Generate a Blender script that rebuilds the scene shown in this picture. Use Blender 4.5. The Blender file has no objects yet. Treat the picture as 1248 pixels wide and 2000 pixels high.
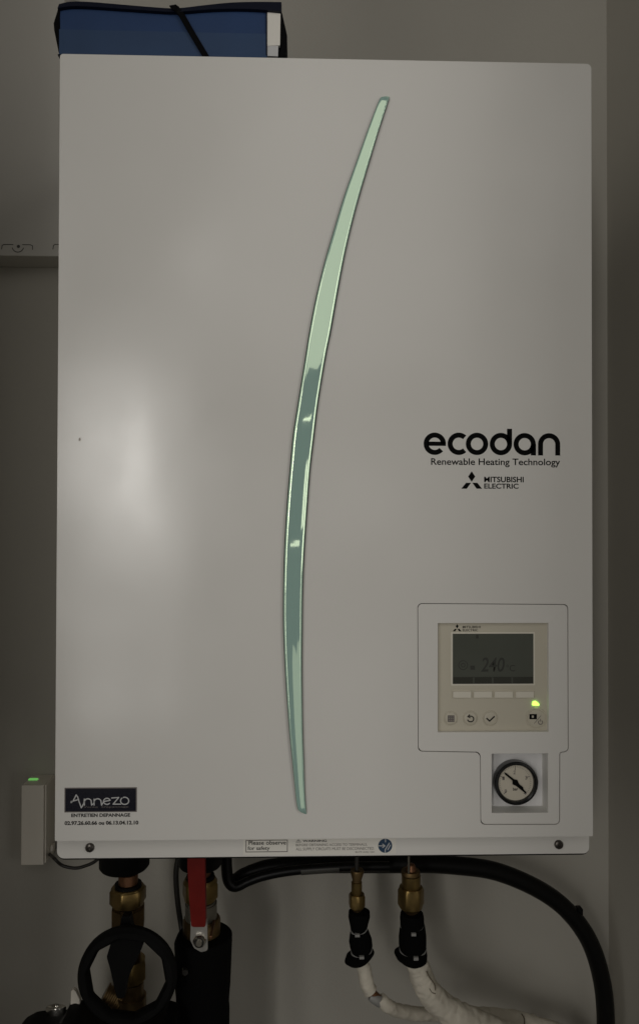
import bpy, bmesh, math, random
from mathutils import Vector, Matrix, noise
from mathutils.geometry import tessellate_polygon
random.seed(4)
S = bpy.context.scene
COL = S.collection

# ------------------------------------------------------------------ camera
F, CX, CY = 1500.0, 624.0, 1000.0                # focal length and centre of the 1248 x 2000 photograph
RX, RY, RZ = (math.radians(a) for a in (-0.71445698, -1.57495759, 0.13425621))
CAM = Vector((-0.02851669, -0.76081347, 0.31260903))
Rm = Matrix.Rotation(RZ, 3, 'Z') @ Matrix.Rotation(RX, 3, 'X') @ Matrix.Rotation(RY, 3, 'Y')
Rc = Rm @ Matrix(((1, 0, 0), (0, 0, -1), (0, 1, 0)))
RIGHT, DOWN, FWD = Rc[0].copy(), Rc[1].copy(), Rc[2].copy()
cam_data = bpy.data.cameras.new('camera')
cam_data.sensor_fit = 'VERTICAL'; cam_data.sensor_height = 36.0; cam_data.lens = 36.0 * F / 2000.0
cam_data.clip_start = 0.02; cam_data.clip_end = 50
cam = bpy.data.objects.new('camera', cam_data); COL.objects.link(cam)
up, back = -DOWN, -FWD
cam.matrix_world = Matrix(((RIGHT.x, up.x, back.x, CAM.x), (RIGHT.y, up.y, back.y, CAM.y),
                           (RIGHT.z, up.z, back.z, CAM.z), (0, 0, 0, 1)))
S.camera = cam

# ------------------------------------------------------------------ light
w = bpy.data.worlds.new('World'); S.world = w; w.use_nodes = True
w.node_tree.nodes['Background'].inputs[0].default_value = (1.0, 0.96, 0.9, 1)
w.node_tree.nodes['Background'].inputs[1].default_value = 0.010
S.view_settings.view_transform = 'Standard'; S.view_settings.look = 'None'
S.view_settings.gamma = 1; S.view_settings.exposure = 0.08; S.view_settings.use_curve_mapping = False
S.cycles.use_denoising = True
S.cycles.max_bounces = 8

def area(name, loc, target, sx, sz, radiance, col=(1, .970, .920)):
    l = bpy.data.lights.new(name, 'AREA'); l.shape = 'RECTANGLE'
    l.size, l.size_y = sx, sz; l.energy = radiance * math.pi * sx * sz; l.color = col
    o = bpy.data.objects.new(name, l); COL.objects.link(o)
    o.location = loc
    o.rotation_euler = (Vector(target) - Vector(loc)).to_track_quat('-Z', 'Y').to_euler()
    return o
def front(name, x0, x1, z0, z1, y, rad, **k):
    c = ((x0 + x1) / 2, y, (z0 + z1) / 2)
    return area(name, c, (c[0], 0, c[2]), x1 - x0, z1 - z0, rad, **k)
front('room_light_upper', -0.22, 0.60, 0.84, 2.1, -1.9, 0.58)
front('room_light_left', -1.65, -0.90, 0.05, 1.7, -1.9, 1.5)
front('room_light_right', 1.05, 1.90, 0.05, 1.7, -1.9, 1.9)
front('room_light_left_low', -1.45, -1.00, -0.75, 0.04, -1.9, 1.2)
front('room_light_right_low', 1.00, 1.45, -0.75, 0.04, -1.9, 1.2)
front('room_light_low', 0.05, 0.34, -1.05, -0.10, -1.9, 0.30)
front('doorway_light', -0.88, -0.57, 0.05, 1.02, -2.6, 4.6)
front('doorway_light_low', -0.88, -0.68, -0.60, 0.05, -2.6, 3.4)
front('hall_lamp', -0.89, -0.75, 0.30, 0.84, -2.58, 13.0)
front('hall_lamp_upper', -0.46, -0.24, 1.02, 1.34, -1.88, 1.6)
front('hall_lamp_right', 0.20, 0.60, 0.25, 0.65, -4.0, 1.2)
area('ceiling_lamp', (1.10, -1.75, 1.5), (0, 0, 0.2), 0.35, 0.35, 3)
front('far_lamp', -0.02, 0.16, 0.80, 0.825, -3.0, 1.6)
front('far_lamp_low', -0.12, 0.08, 0.19, 0.21, -3.0, 1.3)

# ------------------------------------------------------------------ helpers
def U(px, py, y):
    """point of the plane at depth y that the photograph shows at pixel (px, py)"""
    d = RIGHT * ((px - CX) / F) + DOWN * ((py - CY) / F) + FWD
    return CAM + d * ((y - CAM.y) / d.y)
def mmpx(y, py=1800):                              # metres per photo pixel at depth y
    return (U(700, py, y) - U(600, py, y)).length / 100
MATS = {}
def mat(name, col, rough=.5, metal=0.0, bump=0.0, scale=200, var=0.0, vscale=6, coat=0, emit=None, spec=.5, aniso=None):
    m = bpy.data.materials.new(name); m.use_nodes = True; nt = m.node_tree; b = nt.nodes['Principled BSDF']
    b.inputs['Base Color'].default_value = (*col, 1); b.inputs['Roughness'].default_value = rough
    b.inputs['Metallic'].default_value = metal; b.inputs['Specular IOR Level'].default_value = spec
    b.inputs['Coat Weight'].default_value = coat
    tc = nt.nodes.new('ShaderNodeTexCoord')
    if var:
        n = nt.nodes.new('ShaderNodeTexNoise'); n.inputs['Scale'].default_value = vscale; n.inputs['Detail'].default_value = 6
        nt.links.new(tc.outputs['Object'], n.inputs['Vector'])
        r = nt.nodes.new('ShaderNodeMapRange'); r.inputs[1].default_value = .3; r.inputs[2].default_value = .7
        r.inputs[3].default_value = 1 - var; r.inputs[4].default_value = 1 + var
        nt.links.new(n.outputs[0], r.inputs[0])
        x = nt.nodes.new('ShaderNodeMix'); x.data_type = 'RGBA'; x.blend_type = 'MULTIPLY'; x.inputs[0].default_value = 1
        x.inputs[6].default_value = (*col, 1); nt.links.new(r.outputs[0], x.inputs[7])
        nt.links.new(x.outputs[2], b.inputs['Base Color'])
        r2 = nt.nodes.new('ShaderNodeMapRange'); r2.inputs[1].default_value = .3; r2.inputs[2].default_value = .7
        r2.inputs[3].default_value = max(0, rough - var * .4); r2.inputs[4].default_value = min(1, rough + var * .4)
        nt.links.new(n.outputs[0], r2.inputs[0]); nt.links.new(r2.outputs[0], b.inputs['Roughness'])
    if bump:
        n = nt.nodes.new('ShaderNodeTexNoise'); n.inputs['Scale'].default_value = scale; n.inputs['Detail'].default_value = 4
        nt.links.new(tc.outputs['Object'], n.inputs['Vector'])
        bp = nt.nodes.new('ShaderNodeBump'); bp.inputs['Strength'].default_value = bump; bp.inputs['Distance'].default_value = .001
        nt.links.new(n.outputs[0], bp.inputs['Height']); nt.links.new(bp.outputs[0], b.inputs['Normal'])
    if emit:
        b.inputs['Emission Color'].default_value = (*emit[0], 1); b.inputs['Emission Strength'].default_value = emit[1]
    MATS[name] = m
    return m
mat('wall', (.485, .463, .41), .75, bump=.25, scale=260, var=.03, vscale=5)
mat('wall_side', (.485, .463, .41), .75, bump=.25, scale=260, var=.03, vscale=5)
mat('enamel', (.75, .732, .692), .18, bump=.05, scale=900, var=.012, vscale=7)
en = MATS['enamel'].node_tree; bs = en.nodes['Principled BSDF']
etc_ = en.nodes.new('ShaderNodeTexCoord')
n1 = en.nodes.new('ShaderNodeTexNoise'); n1.inputs['Scale'].default_value = 9; n1.inputs['Detail'].default_value = 5; en.links.new(etc_.outputs['Object'], n1.inputs['Vector'])
m1 = en.nodes.new('ShaderNodeMapRange'); m1.inputs[1].default_value = .3; m1.inputs[2].default_value = .7; m1.inputs[3].default_value = .135; m1.inputs[4].default_value = .225
en.links.new(n1.outputs[0], m1.inputs[0]); en.links.new(m1.outputs[0], bs.inputs['Roughness'])
n2 = en.nodes.new('ShaderNodeTexNoise'); n2.inputs['Scale'].default_value = 7; n2.inputs['Detail'].default_value = 1; en.links.new(etc_.outputs['Object'], n2.inputs['Vector'])
b2 = en.nodes.new('ShaderNodeBump'); b2.inputs['Strength'].default_value = .5; b2.inputs['Distance'].default_value = .004
en.links.new(n2.outputs[0], b2.inputs['Height'])
b1 = next(n for n in en.nodes if n.type == 'BUMP' and n != b2); en.links.new(b2.outputs[0], b1.inputs['Normal'])
mat('enamel_dull', (.73, .72, .675), .5, bump=.05, scale=900, var=.012, vscale=7)
mat('cabinet', (.52, .50, .455), .5, bump=.05, scale=500, var=.02)
mat('print', (.003, .003, .003), .8, spec=.1)
mat('print_soft', (.03, .028, .026), .8, spec=.1)
mat('print_grey', (.16, .14, .13), .6)
mat('print_white', (.55, .55, .55), .5)
mat('navy', (.007, .007, .015), .2, var=.1)
mat('beige', (.56, .52, .42), .42, bump=.05, scale=900, var=.02)
mat('beige_button', (.72, .68, .58), .4)
mat('lcd', (.075, .081, .064), .3, coat=.2, var=.05, vscale=20)
mat('lcd_dark', (.034, .035, .026), .3)
mat('lcd_ink', (.030, .031, .024), .5)
mat('led', (.1, .5, .05), .3, emit=((.45, 1, .10), 2.2))
mat('led_dim', (.1, .5, .05), .3, emit=((.25, .8, .18), .40))
mat('white_card', (.80, .79, .79), .6)
mat('paper', (.78, .755, .69), .7)
mat('dial', (.60, .55, .45), .5)
mat('black_gloss', (.006, .006, .006), .25)
mat('rubber', (.0024, .0024, .0023), .6, spec=.15, bump=.15, scale=400, var=.25, vscale=30)
mat('foam', (.0022, .0022, .0022), .9, spec=.1, bump=.4, scale=500)
mat('hose', (.0028, .0028, .0026), .42, spec=.25, bump=.08, scale=300)
mat('cable', (.018, .016, .013), .5)
mat('brass', (.24, .165, .06), .38, metal=.9, bump=.12, scale=300, var=.30, vscale=40)
mat('brass_dark', (.16, .105, .045), .45, metal=.85, bump=.15, scale=300, var=.35, vscale=40)
mat('copper', (.22, .11, .06), .4, metal=.9, var=.3, vscale=50)
mat('chrome', (.6, .58, .54), .15, metal=1)
mat('steel', (.50, .48, .44), .34, metal=.6, bump=.05, scale=400, var=.1, vscale=60)
mat('steel_dull', (.20, .185, .15), .5, metal=.7, bump=.08, scale=400, var=.15, vscale=60)
mat('screw', (.10, .09, .08), .3, metal=.8)
mat('red', (.15, .006, .003), .5, spec=.25, bump=.15, scale=250, var=.12, vscale=60)
mat('blue_card', (.010, .040, .125), .5, bump=.12, scale=700, var=.08, vscale=20)
mat('blue_flap', (.020, .052, .125), .5, bump=.12, scale=700, var=.08, vscale=20)
mat('blue_edge', (.002, .004, .014), .5, spec=.2, var=.1)
mat('elastic', (.0015, .0015, .002), .7, spec=.1)
mat('insulation', (.66, .61, .51), .7, bump=.9, scale=90, var=.12, vscale=30)
mat('smudge', (.42, .37, .32), .6)
mat('seam', (.16, .13, .09), .7)
mat('tie', (.30, .295, .28), .4)
mat('symbol_blue', (.018, .05, .10), .45)
mat('plastic_white', (.80, .75, .66), .35, bump=.03, scale=600)
mat('grey_stripe', (.06, .058, .05), .5)
# translucent sea-green mirror plastic
g = mat('green_mirror', (.5, .7, .55), .05)
nt = g.node_tree; df = nt.nodes.new('ShaderNodeBsdfDiffuse'); df.inputs[0].default_value = (.60, .90, .81, 1)
gl = nt.nodes.new('ShaderNodeBsdfGlossy'); gl.inputs[0].default_value = (.84, 1.0, .70, 1); gl.inputs['Roughness'].default_value = .035
mx = nt.nodes.new('ShaderNodeMixShader'); mx.inputs[0].default_value = .5
nz = nt.nodes.new('ShaderNodeTexNoise'); nz.inputs['Scale'].default_value = 38; tcg = nt.nodes.new('ShaderNodeTexCoord'); nt.links.new(tcg.outputs['Object'], nz.inputs['Vector'])
bpg = nt.nodes.new('ShaderNodeBump'); bpg.inputs['Strength'].default_value = .16; bpg.inputs['Distance'].default_value = .0006
nt.links.new(nz.outputs[0], bpg.inputs['Height']); nt.links.new(bpg.outputs[0], gl.inputs['Normal'])
nt.links.new(df.outputs[0], mx.inputs[1]); nt.links.new(gl.outputs[0], mx.inputs[2]); nt.links.new(mx.outputs[0], nt.nodes['Material Output'].inputs[0])
mat('green_edge', (.045, .075, .05), .25, metal=.2)

def finish(bm, name, m, parent=None, smooth=False, bevel=0.0, seg=2, pos=None):
    bmesh.ops.remove_doubles(bm, verts=bm.verts, dist=1e-7)
    bmesh.ops.recalc_face_normals(bm, faces=bm.faces)
    me = bpy.data.meshes.new(name); 
    vs = [v.co for v in bm.verts]
    c = Vector([(min(v[i] for v in vs) + max(v[i] for v in vs)) / 2 for i in range(3)])
    bmesh.ops.translate(bm, verts=bm.verts, vec=-c)
    if smooth:
        for f in bm.faces: f.smooth = True
    bm.to_mesh(me); bm.free()
    if smooth:
        me.set_sharp_from_angle(angle=math.radians(38))
    o = bpy.data.objects.new(name, me); COL.objects.link(o)
    me.materials.append(MATS[m])
    o['wl'] = tuple(c)
    if parent is not None:
        o.parent = parent; o.location = c - Vector(parent['wl'])
    else: o.location = c
    if bevel:
        b = o.modifiers.new('bevel', 'BEVEL'); b.width = bevel; b.segments = seg; b.limit_method = 'ANGLE'; b.angle_limit = math.radians(40)
    return o
def thing(name, loc, label, cat, group=None):
    o = bpy.data.objects.new(name, None); COL.objects.link(o); o.location = loc; o['wl'] = tuple(loc)
    o.empty_display_size = .02; o['label'] = label; o['category'] = cat
    if group: o['group'] = group
    return o
def box_bm(bm, x0, x1, y0, y1, z0, z1):
    v = [bm.verts.new(p) for p in ((x0,y0,z0),(x1,y0,z0),(x1,y1,z0),(x0,y1,z0),(x0,y0,z1),(x1,y0,z1),(x1,y1,z1),(x0,y1,z1))]
    for f in ((0,3,2,1),(4,5,6,7),(0,1,5,4),(1,2,6,5),(2,3,7,6),(3,0,4,7)): bm.faces.new([v[i] for i in f])
def box(name, x0, x1, y0, y1, z0, z1, m, parent=None, **k):
    bm = bmesh.new(); box_bm(bm, x0, x1, y0, y1, z0, z1); return finish(bm, name, m, parent, **k)
def rnd(pts, r, n=6):
    """polygon (list of (x,z)) with rounded corners; r is one radius or a list"""
    out = []; N = len(pts); rs = r if isinstance(r, (list, tuple)) else [r] * N
    for i in range(N):
        p = Vector(pts[i]); a = Vector(pts[i-1]) - p; b = Vector(pts[(i+1) % N]) - p; R = rs[i]
        if R <= 0: out.append((p.x, p.y)); continue
        a.normalize(); b.normalize(); ang = a.angle(b); t = R / math.tan(ang / 2)
        s, e = p + a * t, p + b * t; c = p + (a + b).normalized() * (R / math.sin(ang / 2))
        a0 = math.atan2(s.y - c.y, s.x - c.x); a1 = math.atan2(e.y - c.y, e.x - c.x); d = (a1 - a0 + math.pi) % (2 * math.pi) - math.pi
        for k in range(n + 1):
            q = a0 + d * k / n; out.append((c.x + R * math.cos(q), c.y + R * math.sin(q)))
    return out
def inset(pts, d):
    N = len(pts); out = []
    area2 = sum(pts[i-1][0] * pts[i][1] - pts[i][0] * pts[i-1][1] for i in range(N)); s = 1 if area2 > 0 else -1
    for i in range(N):
        p = Vector(pts[i]); u = (p - Vector(pts[i-1])).normalized(); v = (Vector(pts[(i+1) % N]) - p).normalized()
        n1 = Vector((-u.y, u.x)) * s; n2 = Vector((-v.y, v.x)) * s; nb = (n1 + n2); nb /= max(.2, nb.dot(n1))
        q = p + nb * d; out.append((q.x, q.y))
    return out
def ext_bm(bm, loops, y0, y1):
    """prism of outline loops[0] with holes loops[1:], between depths y0 (front) and y1"""
    flat = [p for l in loops for p in l]
    tris = tessellate_polygon([[Vector((p[0], p[1], 0)) for p in l] for l in loops])
    f = [bm.verts.new((p[0], y0, p[1])) for p in flat]
    if y1 is None:
        for t in tris: bm.faces.new([f[i] for i in t])
        return
    b = [bm.verts.new((p[0], y1, p[1])) for p in flat]
    for t in tris:
        bm.faces.new([f[i] for i in t]); bm.faces.new([b[i] for i in reversed(t)])
    k = 0
    for l in loops:
        n = len(l)
        for i in range(n):
            j = (i + 1) % n; bm.faces.new((f[k+i], f[k+j], b[k+j], b[k+i]))
        k += n
def ext(name, loops, y0, y1, m, parent=None, **k):
    bm = bmesh.new(); ext_bm(bm, loops, y0, y1); return finish(bm, name, m, parent, **k)
def circ(cx, cz, r, n=40): return [(cx + r * math.cos(2*math.pi*i/n), cz + r * math.sin(2*math.pi*i/n)) for i in range(n)]
def pxp(pts, y): return [(q.x, q.z) for q in (U(a, b, y) for a, b in pts)]
def rect(x0, y0, x1, y1, y):
    a, b, c, d = U(x0, y0, y), U(x1, y0, y), U(x0, y1, y), U(x1, y1, y)
    return (a.x + c.x) / 2, (b.x + d.x) / 2, (c.z + d.z) / 2, (a.z + b.z) / 2      # x0 x1 z0 z1
def rloop(r): return [(r[0], r[2]), (r[1], r[2]), (r[1], r[3]), (r[0], r[3])]
def catmull(P, n=8):
    P = [Vector(p) for p in P]; out = []
    for i in range(len(P) - 1):
        a = P[max(0, i-1)]; b = P[i]; c = P[i+1]; d = P[min(len(P)-1, i+2)]
        for k in range(n):
            t = k / n; out.append(.5 * ((2*b) + (c-a)*t + (2*a-5*b+4*c-d)*t*t + (3*b-a-3*c+d)*t**3))
    out.append(P[-1]); return out
def tube_bm(bm, path, rad, n=16, cap=True, wr=0):
    rs = rad if isinstance(rad, (list, tuple)) else [rad] * len(path)
    prev = None; side = None
    for i, p in enumerate(path):
        t = (path[min(i+1, len(path)-1)] - path[max(i-1, 0)]).normalized()
        if side is None: side = t.cross(Vector((0, 1, 0)) if abs(t.y) < .9 else Vector((1, 0, 0))).normalized()
        side = (side - t * side.dot(t)).normalized(); oth = t.cross(side)
        ring = [bm.verts.new(p + (side * math.cos(2*math.pi*k/n) + oth * math.sin(2*math.pi*k/n)) * rs[i]) for k in range(n)]
        if wr:
            for v in ring:
                d_ = v.co - p; v.co = p + d_ * (1 + wr * (noise.noise(v.co * 130) + .8 * noise.noise(v.co * Vector((260, 90, 260)))))
        if prev:
            for k in range(n): bm.faces.new((prev[k], prev[(k+1) % n], ring[(k+1) % n], ring[k]))
        elif cap: bm.faces.new(list(reversed(ring)))
        prev = ring
    if cap: bm.faces.new(prev)
def tube(name, pts, rad, m, parent=None, smooth_n=8, n=16, **k):
    bm = bmesh.new()
    P = catmull(pts, smooth_n) if smooth_n else [Vector(p) for p in pts]
    if isinstance(rad, (list, tuple)):
        R = []
        for i in range(len(P)):
            t = i * (len(rad) - 1) / (len(P) - 1); a = min(int(t), len(rad) - 2); R.append(rad[a] + (rad[a+1] - rad[a]) * (t - a))
        rad = R
    tube_bm(bm, P, rad, n, wr=.095 if m == 'insulation' else 0); return finish(bm, name, m, parent, smooth=True, **k)
def loft(name, rings, m, parent=None, n=24, flat=1.0, **k):
    """stack of circles (cx, cy, z, r[, tilt]) along z; n = 6 with turn gives nuts"""
    bm = bmesh.new(); prev = None; turn = k.pop('turn', 0); wob = k.pop('wob', 0)
    for rg in rings:
        cx, cy, z, r = rg[:4]; tilt = rg[4] if len(rg) > 4 else 0
        ring = []
        for i in range(n):
            a = 2*math.pi*i/n + turn; rr = r * (1 + wob * math.sin(3*a + z*90) + wob * .6 * math.sin(5*a - z*150))
            ring.append(bm.verts.new((cx + rr*math.cos(a), cy + rr*math.sin(a)*flat, z + tilt*math.cos(a))))
        if prev:
            for i in range(n): bm.faces.new((prev[i], prev[(i+1) % n], ring[(i+1) % n], ring[i]))
        else: bm.faces.new(list(reversed(ring)))
        prev = ring
    bm.faces.new(prev)
    return finish(bm, name, m, parent, **k)
def pr(x0, x1, py, y, *extra):
    """ring for loft() spanning photo columns x0..x1 at row py and depth y"""
    a, b = U(x0, py, y), U(x1, py, y); r = (b.x - a.x) / 2
    return ((a.x + b.x) / 2, y, U((x0 + x1) / 2, py, y - r * .92).z, r, *extra)
def nut(name, x0, x1, y0, y1, y, m, parent, turn):
    """hexagon nut with turned-down corners"""
    a, b = pr(x0, x1, y0, y), pr(x0, x1, y1, y); h = b[2] - a[2]
    bm = bmesh.new(); R = a[3]; prev = None; n = 48; cx = a[0]
    zs = [(0, .84), (.0, .86), (.16, 1), (.84, 1), (1, .86), (1, .84)]
    for (t, s) in zs:
        ring = []
        for i in range(n):
            q = turn + 2*math.pi*i/n; qa = ((q - turn + 1e-9) % (math.pi/3)) - math.pi/6
            hexr = R * math.cos(math.pi/6) / math.cos(qa)
            rr = min(hexr, R * s * 1.0) if s < 1 else hexr
            ring.append(bm.verts.new((cx + rr*math.cos(q), y + rr*math.sin(q), a[2] + h*t)))
        if prev:
            for i in range(n): bm.faces.new((prev[i], prev[(i+1) % n], ring[(i+1) % n], ring[i]))
        else: bm.faces.new(ring)
        prev = ring
    bm.faces.new(prev)
    return finish(bm, name, m, parent, smooth=True)
def text(name, s, r, y, m, parent, bold=0.0, spacing=1.0, shear=0.0):
    """flat lettering fitted to the rectangle r = (x0, x1, z0, z1) at depth y"""
    cu = bpy.data.curves.new('tmp', 'FONT'); cu.body = s; cu.size = 1; cu.offset = bold; cu.space_character = spacing; cu.resolution_u = 4; cu.shear = shear
    o = bpy.data.objects.new('tmp', cu); COL.objects.link(o)
    bpy.context.view_layer.update()
    me = bpy.data.meshes.new_from_object(o.evaluated_get(bpy.context.evaluated_depsgraph_get()))
    bpy.data.objects.remove(o); bpy.data.curves.remove(cu)
    xs = [v.co.x for v in me.vertices]; zs = [v.co.y for v in me.vertices]
    ax, bx, az, bz = min(xs), max(xs), min(zs), max(zs)
    bm = bmesh.new(); bm.from_mesh(me); bpy.data.meshes.remove(me)
    for v in bm.verts:
        v.co = Vector((r[0] + (v.co.x - ax) / (bx - ax) * (r[1] - r[0]), y, r[2] + (v.co.y - az) / (bz - az) * (r[3] - r[2])))
    return finish(bm, name, m, parent)
def stroke_bm(bm, pts, wd, y):
    """flat pen stroke along 2D points"""
    for i in range(len(pts) - 1):
        a, b = Vector(pts[i]), Vector(pts[i+1]); d = (b - a)
        if d.length < 1e-9: continue
        d.normalize(); nn = Vector((-d.y, d.x)) * wd / 2; e = d * wd * .35
        q = [a - e + nn, a - e - nn, b + e - nn, b + e + nn]
        bm.faces.new([bm.verts.new((p.x, y - i * 2e-6, p.y)) for p in q])

# ------------------------------------------------------------------ setting
YW = 0.36
xc = U(1186, 1000, YW).x
def wall(name, x0, x1, y0, y1, z0, z1, m):
    o = box(name, x0, x1, y0, y1, z0, z1, m); o['kind'] = 'structure'; return o
wall('wall_back', -.58, xc, YW, YW + .08, -1.1, 1.5, 'wall')
wall('added_shade_wall_left', -.58, -.502, -.60, YW, -1.1, 1.5, 'wall_side')  # unseen wall, added to shade the back wall left of the unit
wall('wall_right', xc, xc + .08, -.45, YW + .08, -1.1, 1.5, 'wall_side')

# ------------------------------------------------------------------ heating unit
W, H = .53, .7747
YTR = .020
unit = thing('wall_hung_heating_unit', (0, .18, -.017), 'white enamelled wall-hung heating unit with green curved trim and pressure gauge', 'heating unit')
zt = U(630, 1672, YTR).z
box('casing', -.2605, .2605, .037, YW - .001, zt + .004, H - .004, 'enamel_dull', unit, bevel=.002)
ins_px = [(815, 1178), (1109, 1180), (1110, 1469), (1093.5, 1470), (1093, 1611), (938, 1611), (937, 1470), (816, 1468)]
k = mmpx(0, 1300)
ins = pxp(ins_px, 0)
ins_r = [9*k, 9*k, 9*k, 5*k, 9*k, 9*k, 10*k, 9*k]
hole = rnd(ins, ins_r)
outer = rnd([(-W/2, 0), (W/2, 0), (W/2, H), (-W/2, H)], [.001, .001, .005, .003])
ext('front_panel', [outer, hole], 0, .018, 'enamel', unit, bevel=.0009, seg=3)
rc = rect(855, 1217, 1071, 1430, 0); rg = rect(960, 1472, 1070, 1588, 0)
ins_in = rnd(inset(ins, .0007), ins_r)
ext('display_surround', [ins_in, rloop(rc), rloop(rg)], .0004, .012, 'enamel', unit, bevel=.0006, seg=2)
# lower trim with its screws
zl = zt
trim = ext('bottom_trim', [rnd([(U(112, 1660, YTR).x, zl), (U(1150, 1660, YTR).x, zl), (U(1150, 1660, YTR).x, .012), (U(112, 1660, YTR).x, .012)], [.007, .006, .0, .0])], YTR, .034, 'enamel', unit, bevel=.0012, seg=3)
ext('rubber_edge', [rnd([(U(110, 1660, YTR).x, zl - .0022), (U(1151.5, 1660, YTR).x, zl - .0022), (U(1151.5, 1660, YTR).x, .011), (U(110, 1660, YTR).x, .011)], [.008, .007, .0, .0])], YTR + .0025, .0355, 'rubber', unit)
for sx, sy in ((176.5, 1655), (1090, 1649)):
    c = U(sx, sy, YTR); bm = bmesh.new(); r0 = 9 * k; prev = None
    for rr, yy in ((1, 0), (1, -.0012), (.86, -.0026), (.5, -.0034), (.42, -.0034), (.36, -.0018)):
        ring = [bm.verts.new((c.x + r0*rr*math.cos(a*math.pi/14), YTR + yy, c.z + r0*rr*math.sin(a*math.pi/14))) for a in range(28)]
        if prev:
            for i in range(28): bm.faces.new((prev[i], prev[(i+1) % 28], ring[(i+1) % 28], ring[i]))
        prev = ring
    bm.faces.new(prev); finish(bm, 'screw', 'screw', unit, smooth=True)

# green curved blade
LE = [(760,189),(753,189.5),(746,192),(739,199.5),(716,260),(693.5,323),(671,386),(651,452),(632,518),(615,590),(603,653),(595,704),(582,785),(572,850),(565,925),(559,1000),(555,1075),(553,1150),(553,1225),(556,1300),(560,1365),(565,1430),(571,1490),(576,1540),(580,1572),(585,1583),(597,1590)]
RE = [(760.6,189.6),(760.4,191),(759.8,194),(757,204),(739,260),(721,320),(703,381),(687,441),(672,507),(658,582),(647,645),(636,700),(622,785),(614,850),(606,920),(600,1000),(595,1075),(592,1150),(591,1225),(590.5,1300),(591,1365),(592,1430),(594,1490),(595.5,1540),(597.5,1572),(598.5,1582),(599,1589)]
Lp = catmull([Vector((*p, 0)) for p in LE], 6); Rp = catmull([Vector((*p, 0)) for p in RE], 6)
prof_edge = [(0, 0), (.0, -.60), (.045, -.84)]
prof = [(.045, -.84), (.06, -.88), (.13, -.99), (.15, -1.0), (.30, -1.002), (.40, -1.004), (.44, -1.004), (.5, -1.004), (.70, -1.002), (.85, -1.0), (.87, -.99), (.94, -.88), (.955, -.84)]
def blade(name, prs, m, parent):
    bm = bmesh.new()
    for pp in prs:
        prev = None
        for i in range(len(Lp)):
            a = U(Lp[i].x, Lp[i].y, 0); b = U(Rp[i].x, Rp[i].y, 0); wd = (b - a).length
            hh = .0048 * min(1, wd / .012)
            row = []
            for s, h in pp:
                q = a.lerp(b, s); ridge = max(0, min(1, (Lp[i].y - 1190) / 130)); ridge = ridge * ridge * (3 - 2 * ridge)
                row.append(bm.verts.new((q.x, (h - .05 * ridge * max(0, 1 - abs(s - .42) / .27) * (abs(h) > .98)) * hh - .0001, q.z)))
            if prev:
                for j in range(len(row) - 1): bm.faces.new((prev[j], prev[j+1], row[j+1], row[j]))
            prev = row
    return finish(bm, name, m, parent, smooth=True)
bl = blade('green_blade', [prof], 'green_mirror', unit)
blade('blade_edge', [prof_edge, [(1-s, h) for s, h in reversed(prof_edge)]], 'green_edge', bl)

# product lettering, built from rings and bars
YP = -.0002
def ring_sector(cx, cz, ro, ri, a0, a1, n=36):
    A = [math.radians(a0 + (a1 - a0) * i / n) for i in range(n + 1)]
    return [(cx + ro*math.cos(a), cz + ro*math.sin(a)) for a in A] + [(cx + ri*math.cos(a), cz + ri*math.sin(a)) for a in reversed(A)]
bm = bmesh.new()
def flat(loops): ext_bm(bm, loops, YP, None)
st = 9.8 * k; R0 = 22 * k
def cpx(x, y): q = U(x, y, 0); return q.x, q.z
cx, cz = cpx(848.7, 866.7)
flat([ring_sector(cx, cz, R0, R0 - st, 0, 318)]); flat([[(cx - R0 + st*.8, cz - st*.42), (cx + R0, cz - st*.42), (cx + R0 - .2*k, cz + st*.42), (cx - R0 + st*.8, cz + st*.42)]])
cx, cz = cpx(895.5, 866.8); flat([ring_sector(cx, cz, R0, R0 - st, 48, 312)])
cx, cz = cpx(931, 867); flat([circ(cx, cz, R0, 56), circ(cx, cz, R0 - st, 56)])
cx, cz = cpx(977.6, 867.3); flat([circ(cx, cz, R0, 56), circ(cx, cz, R0 - st, 56)])
flat([[(cx + R0 - st, cz), (cx + R0, cz), (cx + R0, cz + 30.2*k), (cx + R0 - st, cz + 30.2*k)]])
cx, cz = cpx(1024, 867.6); flat([circ(cx, cz, R0, 56), circ(cx, cz, R0 - st, 56)])
flat([[(cx + R0 - st, cz - R0), (cx + R0 + .4*k, cz - R0), (cx + R0 + .4*k, cz), (cx + R0 - st, cz)]])
cx, cz = cpx(1071.6, 867.9); flat([ring_sector(cx, cz, R0, R0 - st, 0, 180)])
for sg in (-1, 1):
    xa, xb = sorted((cx + sg*R0, cx + sg*(R0 - st))); flat([[(xa, cz - R0), (xb, cz - R0), (xb, cz), (xa, cz)]])
finish(bm, 'product_lettering', 'print', unit)
text('tagline_lettering', 'Renewable Heating Technology', rect(841.5, 895.5, 1093, 912.5, 0), YP, 'print', unit, bold=.012)
def emblem(name, parent, tri, m, y):
    """three rhombi meeting in a point: bounding box in photo pixels"""
    x0, y0, x1, y1 = tri; cxp = (x0 + x1) / 2; w_, h_ = x1 - x0, y1 - y0; bm = bmesh.new(); ym = y0 + h_ * .60
    sh = [[(cxp, y0), (cxp + w_*.17, y0 + h_*.30), (cxp, ym), (cxp - w_*.17, y0 + h_*.30)],
          [(cxp - w_*.03, ym + h_*.06), (cxp - w_*.27, ym + h_*.06), (x0, y1), (x0 + w_*.26, y1)],
          [(cxp + w_*.03, ym + h_*.06), (cxp + w_*.27, ym + h_*.06), (x1, y1), (x1 - w_*.26, y1)]]
    for s_ in sh: ext_bm(bm, [pxp(s_, y)], y, None)
    return finish(bm, name, m, parent)
emblem('maker_emblem', unit, (900.5, 920.5, 941, 954.5), 'print', YP)
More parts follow.
